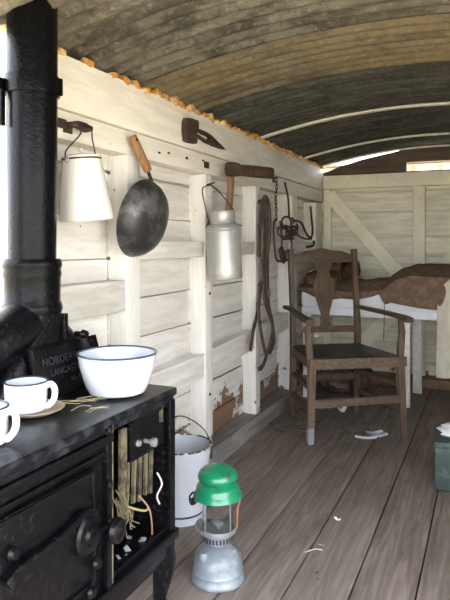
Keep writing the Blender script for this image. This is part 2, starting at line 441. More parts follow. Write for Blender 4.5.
# nails / bolt heads and dark blocks standing for shade in the mortises
mb = MB()
for (y, z, s_) in ((1.60, 1.475, .02), (2.45, 1.49, .008), (2.66, 1.483, .024), (3.18, 1.50, .013), (3.66, 1.50, .016), (2.20, 1.48, .006), (2.28, 1.49, .006), (2.05, 1.63, .005), (2.62, 1.50, .006)):
    mb.box((-1.272, y, z), (.006, s_*2.2, s_*1.3), bev=.001)
for y in (2.70, 3.38):
    for z in (.85, 1.2, .35): mb.lathe([(0, .004), (.006, .004), (.008, 0)], 10, frame((-1.269, y-.01, z), (0, 1, 0), (0, 0, 1)))
trim(mb, 'rust', 'dark blocks standing for shaded slots and bolt heads along the plate', 'fixing')
# rail ends: baseboard / sill beam
mb = MB(); pts = [(-1.42, 0), (-1.228, 0), (-1.232, .062), (-1.25, .082), (-1.42, .09)]
mb.prism([(px, pz) for px, pz in pts], 3.9, frame((0, 3.0, 0), (1, 0, 0), (0, 0, 1)), bev=.004)
struct(mb.build('baseboard_left', 'sill'), 'worn grey sill beam along the foot of the left wall', 'beam')
mb = MB().box((-.36, 4.84, .035), (1.80, .16, .07), bev=.006)
struct(mb.build('baseboard_back', 'tool_wood'), 'brown sill beam along the foot of the far wall', 'beam')

# --- back wall framing
def xzb(xa, xb, za, zb, y=4.87, d=.06): return MB().box(((xa+xb)/2, y+d/2, (za+zb)/2), (xb-xa, d, zb-za), bev=.004)
trim(xzb(-1.262, .57, 1.545, 1.653), 'back_frame', 'top beam of the far wall, tinted for warm bounced light')
trim(xzb(-.547, -.458, .06, 1.543), 'back_frame', 'upright post in the middle of the far wall', 'post')
trim(xzb(-1.262, -1.20, .06, 1.543, 4.885, .045), 'back_frame', 'upright corner board of the far wall', 'post')
trim(xzb(-1.20, .57, .66, .74, 4.89, .04), 'back_frame', 'middle rail of the far wall behind the bed', 'rail')
def diag(a, b, lab): trim(MB().beam((a[0], 4.889, a[1]), (b[0], 4.889, b[1]), .10, .036, (0, 1, 0), .003), 'back_frame', lab, 'brace')
diag((-1.215, 1.50), (-.575, .765), 'diagonal brace running down from the upper left corner')
diag((-1.16, .07), (-.575, .665), 'diagonal brace below the bed rising to the right')
diag((-.43, .765), (.15, 1.50), 'diagonal brace rising to the right beyond the post')
# --- gable over the far wall: dark boards with an opening
gb = MB()
fr = frame((0, 4.93, 0), (1, 0, 0), (0, 0, 1))
gb.prism([(-1.36, 1.60), (-.60, 1.60), (-.60, 1.845), (-.66, 1.832), (-.80, 1.808), (-.95, 1.780), (-1.12, 1.735), (-1.22, 1.70), (-1.36, 1.66)], .022, fr)
gb.prism([(-.60, 1.738), (-.27, 1.738), (-.27, 1.862), (-.45, 1.862), (-.60, 1.845)], .022, fr)
gb.prism([(-.60, 1.60), (-.27, 1.60), (-.27, 1.668), (-.60, 1.668)], .022, fr)
gb.prism([(-.27, 1.60), (.60, 1.60), (.60, 1.72), (.2, 1.84), (-.27, 1.862)], .022, fr)
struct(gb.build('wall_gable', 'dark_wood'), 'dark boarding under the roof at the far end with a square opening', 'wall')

# --- corrugated roof
def zr(x): return 1.852 - (x+.36)**2/(2*3.66)
def sheet(name, ya, yb, dz, mat, lab):
    ny = int((yb-ya)/.0762*8); nx = 36
    def fn(u, v):
        X = -1.36+2.06*u; Y = ya+(yb-ya)*v
        return (X, Y, zr(X)+dz+.012*math.sin(2*PI*Y/.0762)+.0025*noise.noise(Vector((X*2, Y*2, dz*50))))
    o = MB().grid(fn, nx, ny, th=.0012).build(name, mat, smooth=60)
    return struct(o, lab, 'roof')
sheet('ceiling', -.75, 2.09, .003, 'roof_front', 'grey lichen-spotted corrugated iron roof nearest the camera')
sheet('ceiling_middle', 2.04, 2.61, .000, 'roof_tan', 'tan corrugated iron roof sheet')
sheet('ceiling_far', 2.56, 4.97, .016, 'roof_far', 'dark corrugated iron roof at the far end')
def bow(y, wd, th, dz, mat, lab):
    mb = MB(); N = 28
    pts = [(-1.33+1.98*k/N, y, zr(-1.33+1.98*k/N)+dz-th/2) for k in range(N+1)]
    mb.tube(pts, 1, 8, flat=(th/2, wd/2), up=(0, 0, 1)); trim(mb, mat, lab, 'roof bow')
bow(3.42, .045, .012, .004, 'plate', 'thin bent timber roof bow over the can and straps')
bow(4.37, .045, .012, .004, 'plate', 'thin bent timber roof bow over the bed')
bow(4.90, .035, .012, .004, 'plate', 'thin bent timber roof bow at the far end')
# rusty crumbs at the eaves
mb = MB(); y = 1.33
while y < 4.88:
    if random.random() < .9:
        s_ = random.uniform(.7, 1.15)
        mb.box((-1.276+random.uniform(-.004, .008), y, 1.722+random.uniform(-.003, .003)), (.040, .046*s_, .026*s_), Euler((random.uniform(-.5, .5), random.uniform(-.3, .3), random.uniform(-.4, .4))).to_matrix(), bev=.008, jit=.005)
    y += .0762
trim(mb, 'rusty_edge', 'rusty crumbs packed between roof corrugations and top plate', 'packing')
# posts and lintel of the open front end
trim(MB().box((.57, 1.46, .86), (.07, .07, 1.74), bev=.004), 'stud', 'doorway post on the right', 'post')

# --- shed outside, seen through the gable opening
t = thing('shed', 'pale sunlit timber shed outside seen through the gable opening', 'shed', (-1.1, 11.0, -.5))
MB().box((0, 0, 1.42), (3.6, 2.4, 2.84), bev=.01).build('wall', 'shed', t)
rf = MB().prism([(-1.3, 0), (1.3, 0), (1.3, .03), (-1.3, .03)], 3.8, frame((0, 0, 2.84), (0, 1, 0), (0, 0, 1)), bev=.01).build('roof', 'dark_wood', t)
mb = MB()
for k in range(9): mb.box((-1.6+.4*k, -1.22, 1.4), (.06, .04, 2.8), bev=.004)
mb.build('battens', 'tool_wood', t)

# ================================================================== STOVE
t = stove = thing('cooking_range', 'black cast iron cooking range with open firebox against the left wall', 'stove', (-1.05, 1.05, 0))
XF = -.855
b = MB()
b.box((-1.05, .885, .455), (.39, .66, .38), bev=.004)                    # oven side
b.box((-1.235, 1.38, .455), (.02, .33, .38), bev=.002)                   # back of firebox
b.box((-1.05, 1.535, .455), (.39, .022, .38), bev=.003)                  # end plate
b.box((-1.05, 1.38, .272), (.39, .33, .016), bev=.002)                   # ash floor
b.build('body', 'iron', t, world=True)
b = MB()
b.box((-1.05, 1.045, .668), (.43, 1.01, .024), bev=.008, seg=3)
b.box((-1.05, 1.045, .648), (.412, 1.0, .018), bev=.005)
b.build('top', 'iron_top', t, world=True)
# rings and lids on the top
for y in (1.40, .80):
    MB().lathe([(.0, .682), (.085, .682), (.088, .6805), (.092, .6805), (.095, .683), (.104, .683), (.107, .679)], 40, Matrix.Translation((-1.02, y, 0))).build('hotplate', 'iron_top', t, world=True)
b = MB()
b.box((XF+.008, .87, .627), (.022, .72, .022), bev=.006); b.box((XF+.004, .87, .595), (.014, .72, .008), bev=.003)
b.box((XF+.004, 1.535, .455), (.018, .03, .38), bev=.004); b.box((XF+.006, 1.215, .455), (.02, .02, .38), bev=.004)
b.build('face_moulding', 'iron', t, world=True)
b = MB().box((-1.05, 1.05, .25), (.43, 1.03, .03), bev=.010, seg=3).box((-1.05, 1.05, .218), (.41, 1.01, .04), bev=.008).box((-1.05, 1.05, .19), (.385, .985, .025), bev=.008)
b.build('base_rail', 'iron', t, world=True)
# oven door
d = MB().box((XF+.008, .905, .445), (.018, .50, .27), bev=.005)
d.box((XF+.018, .905, .572), (.008, .48, .010), bev=.003); d.box((XF+.018, .905, .318), (.008, .48, .010), bev=.003)
d.box((XF+.018, .665, .445), (.008, .010, .25), bev=.003); d.box((XF+.018, 1.145, .445), (.008, .010, .25), bev=.003)
door = d.build('oven_door', 'iron', t, world=True)
h = MB()
hm = frame((XF+.016, 1.118, .44), (0, 1, 0), (0, 0, 1))
h.lathe([(.046, 0), (.046, .010), (.040, .016), (.024, .018), (.020, .026), (.0, .028)], 32, hm)
h.tube(spline([(XF+.026, .86, .462), (XF+.03, .89, .478), (XF+.03, .96, .482), (XF+.03, 1.03, .487), (XF+.03, 1.09, .500), (XF+.03, 1.13, .485)]), [.013]*4+[.010]*24+[.011]*3, 10, flat=(.8, 1.2))
h.build('latch', 'iron', door, world=True)
k_ = MB(); k_.lathe([(.012, 0), (.012, .02), (.026, .028), (.030, .038), (.026, .048), (.012, .054), (0, .055)], 24, frame((XF+.03, 1.165, .437), (0, 1, 0), (0, 0, 1)))
k_.build('knob', 'iron', door, world=True)
for y_, z_ in ((1.145, .362), (.88, .51), (1.125, .306)):
    MB().lathe([(.013, 0), (.015, .012), (.010, .02), (0, .021)], 20, frame((XF+.016, y_, z_), (0, 1, 0), (0, 0, 1))).build('boss', 'iron', door, world=True)
# firebox
MB().box((-1.20, 1.38, .46), (.02, .28, .34), bev=.004).box((-1.03, 1.235, .46), (.32, .012, .34), bev=.002).build('firebox_lining', 'rust_inside', t, world=True)
fd = MB().box((XF-.004, 1.415, .585), (.014, .175, .115), bev=.004).box((XF+.006, 1.415, .635), (.008, .175, .010), bev=.003).build('fire_door', 'iron', t, world=True)
MB().lathe([(.006, 0), (.006, .018), (.012, .024), (.012, .034), (0, .038)], 18, frame((XF+.003, 1.395, .566), (0, 1, 0), (0, 0, 1))).lathe([(.009, 0), (.007, .008), (0, .009)], 14, frame((XF+.003, 1.36, .57), (0, 1, 0), (0, 0, 1))).build('knob', 'zinc', fd, world=True)
MB().box((XF+.004, 1.478, .62), (.012, .012, .05), bev=.003).build('hinge', 'limed', fd, world=True)
MB().box((XF-.006, 1.302, .555), (.012, .026, .14), bev=.003).box((XF-.008, 1.302, .44), (.010, .024, .10), bev=.003).build('grate_bar', 'limed', t, world=True)
for yb in (1.340, 1.368, 1.397, 1.427, 1.456):
    MB().beam((XF-.012, yb, .54), (XF-.017, yb+random.uniform(-.003, .003), .395+.02*random.random()), .009, .006, (1, 0, 0), .002).build('grate_bar', 'limed', t, world=True)
MB().tube([(XF+.012, 1.229, .655), (XF+.012, 1.229, .27)], .003, 8).build('hinge_rod', 'limed', t, world=True)
for z in (.652, .52, .475, .43, .39):
    MB().lathe([(0, -.010), (.009, -.006), (.010, .004), (.005, .010), (0, .011)], 14, Matrix.Translation((XF+.014, 1.212, z))).build('hinge_knuckle', 'iron', t, world=True)
for (lx, ly) in ((-.885, 1.535), (-.885, .58), (-1.21, 1.535), (-1.21, .58)):
    sx = 1 if lx > -1 else -1; sy = 1 if ly > 1 else -1
    pts = spline([(lx, ly-.02*sy, .235), (lx+.012*sx, ly, .17), (lx+.004*sx, ly, .10), (lx-.002*sx, ly, .045), (lx+.018*sx, ly+.012*sy, .012), (lx+.022*sx, ly+.016*sy, 0)], 5)
    rr = [.045-.027*min(1, i/14) if i < 15 else .018+.014*min(1, (i-14)/6) for i in range(len(pts))]
    MB().tube(pts, rr, 12).build('leg', 'iron', t, world=True)
# ashes on the firebox floor
b = MB()
for i in range(26):
    p = (random.uniform(-1.1, -.87), random.uniform(1.26, 1.50), .283)
    s_ = random.uniform(.004, .012)
    b.box(p, (s_*1.8, s_*1.4, s_*.7), Euler((random.random(), random.random(), random.random()*3)).to_matrix(), bev=s_*.2, jit=s_*.2)
o = b.build('firebox_ash', 'ash'); tag(o, 'pale ash and grit lying on the firebox floor', 'ash', kind='stuff')

# flue
fl_ = thing('stove_flue', 'tall glossy black stove flue with collar rising through the roof', 'flue', (-1.195, 1.346, .68))
T = Matrix.Translation((-1.195, 1.346, 0))
MB().lathe([(.066, 1.02), (.069, 1.3), (.0705, 1.56), (.070, 1.84), (.064, 1.84), (.064, 1.02)], 48, T, closed=True).build('pipe', 'pipe', fl_, world=True)
MB().lathe([(.069, 1.520), (.0765, 1.520), (.0775, 1.545), (.0765, 1.572), (.069, 1.572)], 48, T, closed=True).box((-1.135, 1.389, 1.548), (.02, .012, .05), bev=.003).box((-1.262, 1.27, 1.535), (.05, .03, .05), bev=.004).box((-1.235, 1.268, 1.475), (.016, .016, .10), bev=.003).build('clamp_band', 'pipe', fl_, world=True)
MB().lathe([(.066, 1.055), (.078, 1.055), (.082, 1.045), (.083, 1.035), (.079, 1.025), (.082, 1.012), (.079, 1.00), (.078, .935), (.083, .925), (.085, .912), (.081, .900), (.066, .898)], 48, T, closed=True).build('collar', 'pipe', fl_, world=True)
# cast base: loft from ring to rectangle on the stove top
def loft(levels, n=48):
    mb = MB(); rings = []
    for (cx, cy, hx, hy, z, e) in levels:
        ring = []
        for k in range(n):
            a = 2*PI*k/n; c_, s_ = math.cos(a), math.sin(a)
            ring.append(mb.bm.verts.new((cx+hx*math.copysign(abs(c_)**e, c_), cy+hy*math.copysign(abs(s_)**e, s_), z)))
        rings.append(ring)
    for A, B in zip(rings, rings[1:]):
        for k in range(n): mb.bm.faces.new((A[k], A[(k+1) % n], B[(k+1) % n], B[k]))
    mb.bm.faces.new(rings[0][::-1]); mb.bm.faces.new(rings[-1]); return mb
loft([(-1.19, 1.36, .075, .20, .682, .35), (-1.185, 1.36, .080, .20, .70, .35), (-1.185, 1.37, .075, .180, .775, .35), (-1.188, 1.37, .072, .150, .805, .45), (-1.19, 1.36, .070, .115, .835, .6), (-1.194, 1.35, .072, .090, .872, .8), (-1.195, 1.346, .077, .08, .91, 1)]).build('cast_base', 'iron', fl_, world=True)
# bulging elbow towards the near side
MB().tube(spline([(-1.195, 1.32, .885), (-1.19, 1.28, .865), (-1.185, 1.21, .84), (-1.195, 1.12, .805), (-1.20, 1.03, .775), (-1.205, .97, .77)], 6), [.066]*4+[.068]*4+[.068]*23, 28).build('elbow', 'iron', fl_, world=True)
# damper slide
MB().box((-1.112, 1.385, .862), (.014, .016, .075), bev=.003).lathe([(.008, 0), (.008, .02), (.014, .026), (.010, .04), (0, .042)], 16, frame((-1.108, 1.43, .835), (0, 1, 0), (0, 0, 1))).beam((-1.085, 1.432, .835), (-1.078, 1.44, .79), .012, .012).build('damper', 'iron', fl_, world=True)
# sloping name plate
pm_o = Vector((-1.090, 1.37, .752))
xa = Vector((.0, 1, 0)); ya = Vector((-.20, 0, .80)).normalized()
fm = frame(pm_o, xa, ya)
npl = MB().prism([(-.140, -.072), (.160, -.072), (.150, .07), (-.140, .07)], .012, fm, bev=.003).build('name_plate', 'iron', fl_, world=True)
MB().tube([fm @ Vector(p) for p in ((-.134, -.066, .007), (.153, -.066, .007), (.144, .064, .007), (-.134, .064, .007))], .0022, 6, closed=True).build('plate_border', 'iron', npl, world=True)
def text_mesh(s_, size, m4, mat, parent, name='raised_lettering', ext=.0012):
    cu = bpy.data.curves.new('txt', 'FONT'); cu.body = s_; cu.size = size; cu.extrude = ext; cu.align_x = 'CENTER'; cu.space_character = 1.1
    to = bpy.data.objects.new('txt', cu); col.objects.link(to)
    bpy.context.view_layer.update()
    me = bpy.data.meshes.new_from_object(to.evaluated_get(bpy.context.evaluated_depsgraph_get()))
    bpy.data.objects.remove(to); bpy.data.curves.remove(cu)
    me.transform(MATS[parent.name].inverted() @ m4); me.materials.clear(); me.materials.append(M[mat])
    o = bpy.data.objects.new(name, me); col.objects.link(o); o.parent = parent; MATS[o.name] = MATS[parent.name]; return o
M['lettering'] = simple('worn_lettering', (.035, .035, .042), .4, .3)
text_mesh('NORDERWELL', .030, fm @ Matrix.Translation((.0, .016, .0068)), 'lettering', npl)
text_mesh('LANCASTER', .024, fm @ Matrix.Translation((-.01, -.014, .0068)), 'lettering', npl)
text_mesh('No 8', .021, fm @ Matrix.Translation((.02, -.042, .0068)), 'lettering', npl)

# ---------------------------------------------------------------- things on the range
ZT = .6835
b_ = thing('enamel_bowl', 'large white enamel bowl with blue rim on the range', 'bowl', (-.950, 1.41, ZT-.001), 0)
MB().lathe([(0, .002), (.070, .002), (.078, .006), (.090, .03), (.103, .075), (.109, .112), (.105, .112), (.099, .075), (.087, .034), (.074, .008), (0, .006)], 64).build('basin', 'enamel', b_)
M['blue_rim'] = simple('blue_rim_enamel', (.045, .055, .10), .3)
MB().lathe([(.1075+.0035*math.cos(a), .112+.003*math.sin(a)) for a in [2*PI*k/8 for k in range(8)]], 64, closed=True).build('rim', 'blue_rim', b_)

def mug(loc, ang, label, r=.052, h=.072):
    m_ = thing('enamel_mug', label, 'mug', loc, ang, 'white enamel mugs on the range')
    MB().lathe([(0, .001), (r*.86, .001), (r*.93, .004), (r*.96, .012), (r, h), (r-.002, h), (r*.93, .012), (r*.88, .005), (0, .004)], 48).build('cup', 'enamel', m_)
    MB().lathe([(r-.001+.0022*math.cos(a), h+.002*math.sin(a)) for a in [2*PI*k/8 for k in range(8)]], 48, closed=True).build('rim', 'enamel_edge', m_)
    MB().tube(spline([(r*.97, 0, h*.86), (r+.012, 0, h*.92), (r+.021, 0, h*.74), (r+.019, 0, h*.42), (r+.006, 0, h*.2), (r*.95, 0, h*.16)], 6), 1, 10, flat=(.0035, .0075), up=(0, 1, 0)).build('handle', 'enamel', m_)
    return m_
ra = math.atan2(.4035, .915)
p_ = MB().lathe([(0, 0), (.055, 0), (.074, .009), (.077, .012), (.073, .012), (.055, .0045), (0, .0045)], 48, Matrix.Translation((-1.032, 1.165, ZT-.0005))).build('wooden_plate', 'tan')
tag(p_, 'small tan plate under the farther mug', 'plate')
mug((-1.045, 1.155, ZT+.0045), ra-.1, 'white enamel mug with dark rim standing on the small tan plate')
mug((-.97, .943, ZT-.0035), ra-.1, 'white enamel mug at the near edge of the range, standing directly on the iron', h=.078)
# straws on the range
def straws(n, x0, x1, y0, y1, z, L, name, label, mat='straw', r=.0009):
    mb = MB()
    for i in range(n):
        p = Vector((random.uniform(x0, x1), random.uniform(y0, y1), z+random.uniform(0, .004))); a = random.uniform(-.6, .6)+PI/3
        q = p + Vector((math.cos(a), math.sin(a), 0))*L*random.uniform(.5, 1); q.x = min(max(q.x, x0-.02), x1+.02)
        mid = (p+q)/2 + Vector((random.uniform(-.01, .01), random.uniform(-.01, .01), .003))
        mb.tube(spline([p, mid, q], 4), r, 5)
    return tag(mb.build(name, mat), label, 'straw', kind='stuff')
straws(11, -1.05, -.88, 1.19, 1.31, ZT+.001, .09, 'straw_wisps', 'loose straw scattered on the range between mug and bowl')
# straw bundle hanging out of the grate
def hay(pts, r=.0022, mat='straw_green'):
    return pts
mb = MB()
for i in range(16):
    y = 1.275+random.uniform(-.02, .03); z = .45+random.uniform(-.02, .03)
    P_ = [(XF-.012, y, z), (XF+.004+random.uniform(0, .008), y+random.uniform(-.01, .01), z-.02)]
    for k in range(3): P_.append((XF+.008+random.uniform(-.006, .008), P_[-1][1]+random.uniform(-.018, .026), P_[-1][2]-random.uniform(.012, .03)))
    mb.tube(spline(P_, 5), .0013, 5)
tag(mb.build('hay_tuft', 'straw_green'), 'tuft of dry hay hanging out of the grate', 'hay', kind='stuff')
mb = MB().tube(spline([(XF, 1.30, .43), (XF+.01, 1.33, .41), (XF+.012, 1.38, .385), (XF+.010, 1.40, .383)], 6), .003, 6)
tag(mb.build('straw_stalk', 'straw'), 'bent yellow straw stalk sticking out of the grate', 'straw')
mb = MB().tube(spline([(XF-.005, 1.375, .425), (XF+.012, 1.40, .385), (XF+.004, 1.43, .33), (XF-.01, 1.455, .285)], 6), .0024, 6)
tag(mb.build('straw_stalk', 'red_stalk'), 'reddish stalk leaning down across the open firebox', 'straw')
mb = MB().tube(spline([(XF+.006, 1.455, .46), (XF+.02, 1.458, .43), (XF+.012, 1.445, .40), (XF+.016, 1.452, .375)], 6), .0026, 8)
tag(mb.build('metal_hook', 'alu'), 'bright bent wire hook hanging from the last grate bar', 'hook')

# ================================================================== HANGING THINGS ON THE LEFT WALL
# iron hook bracket and enamel pail
hk = MB().tube(spline([(-1.275, 1.60, 1.49), (-1.245, 1.605, 1.487), (-1.235, 1.64, 1.478), (-1.235, 1.675, 1.488)], 5), .010, 10).box((-1.262, 1.652, 1.497), (.03, .05, .02), bev=.004).box((-1.27, 1.55, 1.488), (.014, .07, .03), bev=.003)
hk.build('wall_hook', 'rust'); o = bpy.data.objects['wall_hook']; tag(o, 'rusty iron hook on the plate holding the white pail', 'hook')
ax0 = Vector((-1.185, 1.588, 1.171)); ax1 = Vector((-1.195, 1.572, 1.372))
pl = thing('enamel_pail', 'white enamel lidded pail hanging by a wire from the iron hook', 'pail', ax0)
zd = (ax1-ax0).normalized(); xd = RIGHT - zd*RIGHT.dot(zd)
pmx = frame(ax0, xd, zd.cross(xd)); H = (ax1-ax0).length
MB().lathe([(0, .003), (.078, .003), (.083, .0), (.086, .004), (.080, .06), (.071, .13), (.060, H), (0, H)], 56, pmx).build('body', 'enamel_warm', pl, world=True)
lid = MB().lathe([(.061, H-.004), (.063, H), (.062, H+.005), (.045, H+.010), (0, H+.014)], 48, pmx).build('lid', 'enamel_warm', pl, world=True)
MB().lathe([(0, H+.034), (.007, H+.031), (.008, H+.025), (.004, H+.018), (.006, H+.012)], 20, pmx).build('knob', 'enamel_warm', lid, world=True)
MB().lathe([(.0615+.002*math.cos(a), H-.004+.003*math.sin(a)) for a in [2*PI*k/8 for k in range(8)]], 48, pmx, closed=True).build('rim', 'rust', pl, world=True)
e1 = pmx @ Vector((-.036, -.052, H-.008)); e2 = pmx @ Vector((.030, .056, H-.005))
top1 = Vector((-1.225, 1.61, 1.475)); top2 = Vector((-1.225, 1.66, 1.478))
MB().tube(spline([e1, e1+Vector((0, 0, .03)), top1+Vector((.002, -.008, -.02)), top1+Vector((0, 0, .012)), top2+Vector((0, 0, .012)), top2+Vector((.0, .01, -.03)), e2+Vector((0, 0, .03)), e2], 6), .0024, 8).build('bail', 'wire', pl, world=True)
MB().lathe([(.008, 0), (.009, .006), (.004, .012), (0, .013)], 16, frame(e1, (0, 1, 0), (0, 0, 1))).build('lug', 'zinc', pl, world=True)
MB().lathe([(.008, 0), (.009, .006), (0, .010)], 16, frame(e2, (0, 1, 0), (0, 0, 1))).build('lug', 'zinc', pl, world=True)

# pan
pn = thing('frying_pan', 'deep scorched steel pan with pale wooden handle hanging on the wall', 'pan', (-1.232, 1.985, 1.195))
nrm = Vector((.974, 0, -.226)); upv = Vector((.226, .06, .974)).normalized()
pf = frame((-1.232, 1.985, 1.195), upv.cross(nrm), upv)   # local z is the outward normal
R_ = .152
MB().lathe([(R_, 0), (R_*.985, .010), (R_*.93, .030), (R_*.80, .054), (R_*.60, .070), (R_*.35, .079), (0, .082), (0, .080), (R_*.35, .077), (R_*.60, .068), (R_*.79, .052), (R_*.91, .030), (R_*.965, .010), (R_*.98, 0)], 64, pf).lathe([(R_*.99+.003*math.cos(a), .003*math.sin(a)) for a in [2*PI*k/8 for k in range(8)]], 64, pf, closed=True).build('bowl', 'steel_dark', pn, world=True)
rt = pf @ Vector((.012, R_*.98, .004)) if (pf @ Vector((.1, 0, 0))).y > 1.985 else pf @ Vector((-.012, R_*.98, .004))
hb = Vector((-1.208, 2.005, 1.376)); ht = Vector((-1.245, 1.945, 1.508))
MB().tube([rt+Vector((0, 0, -.015)), rt, rt*.5+hb*.5, hb+(ht-hb)*.15], 1, 8, flat=(.012, .0025), up=(0, 1, .2)).build('tang', 'steel_dark', pn, world=True)
hd = (ht-hb)
hh = MB().tube([hb, hb+hd*.04, hb+hd*.4, hb+hd*.8, hb+hd*.97, ht], [.012, .0175, .0175, .018, .0175, .013], 12, flat=(1.05, .75), up=(0, 1, .2)).build('handle', 'handle_wood', pn, world=True)
MB().lathe([(.006, 0), (.006, .003), (0, .004)], 12, frame(ht-hd*.12+Vector((.013, 0, 0)), (0, 1, 0), (0, 0, 1))).build('rivet', 'rust', hh, world=True)

# old iron tool head on the top plate
def yzp(p): return (p[0], p[1])
pm2 = frame((-1.2535, 0, 0), (0, 1, 0), (0, 0, 1))
mb = MB()
def P5(x, y):   # outline measured on the plate: y along the wall, z up
    return (x, y)
mb.prism([(2.385, 1.60), (2.388, 1.645), (2.402, 1.663), (2.44, 1.668), (2.505, 1.671), (2.515, 1.66), (2.512, 1.632), (2.49, 1.622), (2.49, 1.60), (2.50, 1.572), (2.49, 1.560), (2.44, 1.557), (2.395, 1.558)], .028, pm2, bev=.004)
mb.build('tool_head', 'rust'); o = bpy.data.objects['tool_head']
tag(o, 'rusty pointed iron tool head hung high on the top plate', 'tool')
b2 = MB().prism([(2.49, 1.636), (2.60, 1.634), (2.66, 1.629), (2.74, 1.607), (2.80, 1.592), (2.835, 1.583), (2.80, 1.580), (2.70, 1.580), (2.60, 1.583), (2.585, 1.590), (2.50, 1.602), (2.49, 1.600), (2.49, 1.606), (2.52, 1.608), (2.60, 1.594), (2.63, 1.600), (2.655, 1.612), (2.63, 1.620), (2.585, 1.618), (2.53, 1.624), (2.49, 1.622)], .018, pm2, bev=.002)
b2.build('spike', 'rust', o)

# mattock hung on the plate
mt = thing('mattock', 'dark iron mallet-like tool with upright wooden handle behind the milk can', 'tool', (-1.2, 2.78, 1.47))
A = Vector((-1.195, 2.73, 1.468)); B = Vector((-1.045, 2.985, 1.466)); ab = B-A
MB().tube([A, A+ab*.03, A+ab*.12, A+ab*.22, A+ab*.26, A+ab*.6, A+ab*.97, B], [.020, .034, .036, .033, .027, .030, .029, .022], 16, flat=(1, .8), up=(0, 0, 1)).build('head', 'rust', mt, world=True)
MB().tube(spline([(-1.195, 2.775, 1.45), (-1.20, 2.79, 1.38), (-1.215, 2.80, 1.25), (-1.225, 2.81, 1.10), (-1.235, 2.815, 1.0)], 4), .021, 12, flat=(1, .7), up=(0, 1, 0)).build('handle', 'tool_wood', mt, world=True)
# milk can
mc = thing('milk_can', 'dull aluminium milk can hanging by a wire handle from the second stud', 'can', (-1.16, 2.635, .93), rot=Euler((.03, -.04, 0)))
MB().lathe([(0, .004), (.074, .004), (.080, 0), (.083, .006), (.084, .02), (.0825, .022), (.0835, .12), (.0835, .238), (.081, .246), (.072, .256), (.064, .262), (.061, .268), (.0605, .30), (.063, .318), (.065, .322), (.062, .324), (.058, .318), (.056, .28), (.0, .27)], 56).build('body', 'alu', mc)
MB().lathe([(.061, .266), (.064, .270), (.061, .274)], 48).lathe([(.0835, .226), (.0855, .23), (.0835, .234)], 48).build('band', 'alu', mc)
L_ = -RIGHT*.062
nail = Vector((-.085, .048, .462))
MB().tube(spline([L_+Vector((0, 0, .235)), L_*1.12+Vector((0, 0, .29)), L_*1.2+Vector((-.01, 0, .37)), L_*1.0+Vector((-.035, .01, .435)), Vector((-.068, .012, .452)), Vector((-.045, .01, .445)), -L_*.2+Vector((-.01, 0, .40)), -L_*.85+Vector((0, 0, .33)), -L_*.9+Vector((0, 0, .30))], 6), .0028, 8).build('wire_handle', 'wire', mc)
MB().tube([L_*1.06+Vector((0, -.004, .208)), L_*1.1+Vector((0, -.006, .225)), L_*1.1+Vector((0, -.006, .25)), L_*1.06+Vector((0, -.004, .268))], [.008, .013, .012, .007], 12).build('lug', 'wire', mc)
nl = MB().tube([(-1.29, 2.665, 1.382), (-1.215, 2.63, 1.392)], .004, 8).build('nail', 'rust'); tag(nl, 'long nail in the second stud holding the milk can', 'nail')

# leather straps
st = thing('harness_straps', 'long brown leather harness straps looped over a peg on the third stud', 'straps', (-1.25, 3.36, 1.36))
def strap(pts, wd, mat='leather', name='strap', up=(1, 0, 0), n=6):
    return MB().tube(spline(pts, n), 1, 8, flat=(.0055, wd*.68), up=up).build(name, mat, st, world=True)
X_ = -1.235
strap([(X_, 3.29, 1.02), (X_, 3.31, 1.20), (X_+.005, 3.325, 1.31), (X_+.01, 3.355, 1.365), (X_+.01, 3.40, 1.36), (X_+.005, 3.42, 1.30), (X_, 3.43, 1.15), (X_, 3.42, 1.02)], .028)
strap([(X_+.01, 3.34, 1.355), (X_+.015, 3.37, 1.37), (X_+.02, 3.41, 1.33), (X_+.02, 3.43, 1.20), (X_+.01, 3.40, 1.0), (X_+.0, 3.33, .84), (X_, 3.27, .70), (X_, 3.20, .60), (X_+.01, 3.13, .50)], .026)
strap([(X_+.012, 3.30, 1.03), (X_+.014, 3.33, .9), (X_+.014, 3.36, .75), (X_+.014, 3.44, .66), (X_+.02, 3.47, .60), (X_+.02, 3.45, .52), (X_+.02, 3.38, .44), (X_+.02, 3.30, .38), (X_+.02, 3.24, .375)], .022)
strap([(X_+.004, 3.43, 1.04), (X_+.004, 3.43, .85), (X_+.004, 3.45, .72), (X_+.01, 3.50, .60), (X_+.02, 3.50, .50), (X_+.02, 3.42, .44)], .030)
strap([(X_+.02, 3.22, .76), (X_+.026, 3.24, .62), (X_+.026, 3.30, .50), (X_+.026, 3.36, .43)], .024)
strap([(X_, 3.37, 1.36), (X_, 3.385, 1.1), (X_, 3.385, .9), (X_, 3.39, .76)], .036)
MB().tube(arc((X_+.012, 3.44, .80), .022, 0, 2*PI, 14, (0, 1, 0), (0, 0, 1))[:-1], .0035, 8, closed=True).build('buckle', 'zinc', st, world=True)
MB().tube(arc((X_+.016, 3.47, .63), .02, 0, 2*PI, 14, (0, 1, 0), (0, 0, 1))[:-1], .0035, 8, closed=True).build('buckle', 'rust', st, world=True)
MB().tube([(-1.29, 3.37, 1.345), (-1.205, 3.365, 1.352)], .010, 10).build('peg', 'rust', st, world=True)

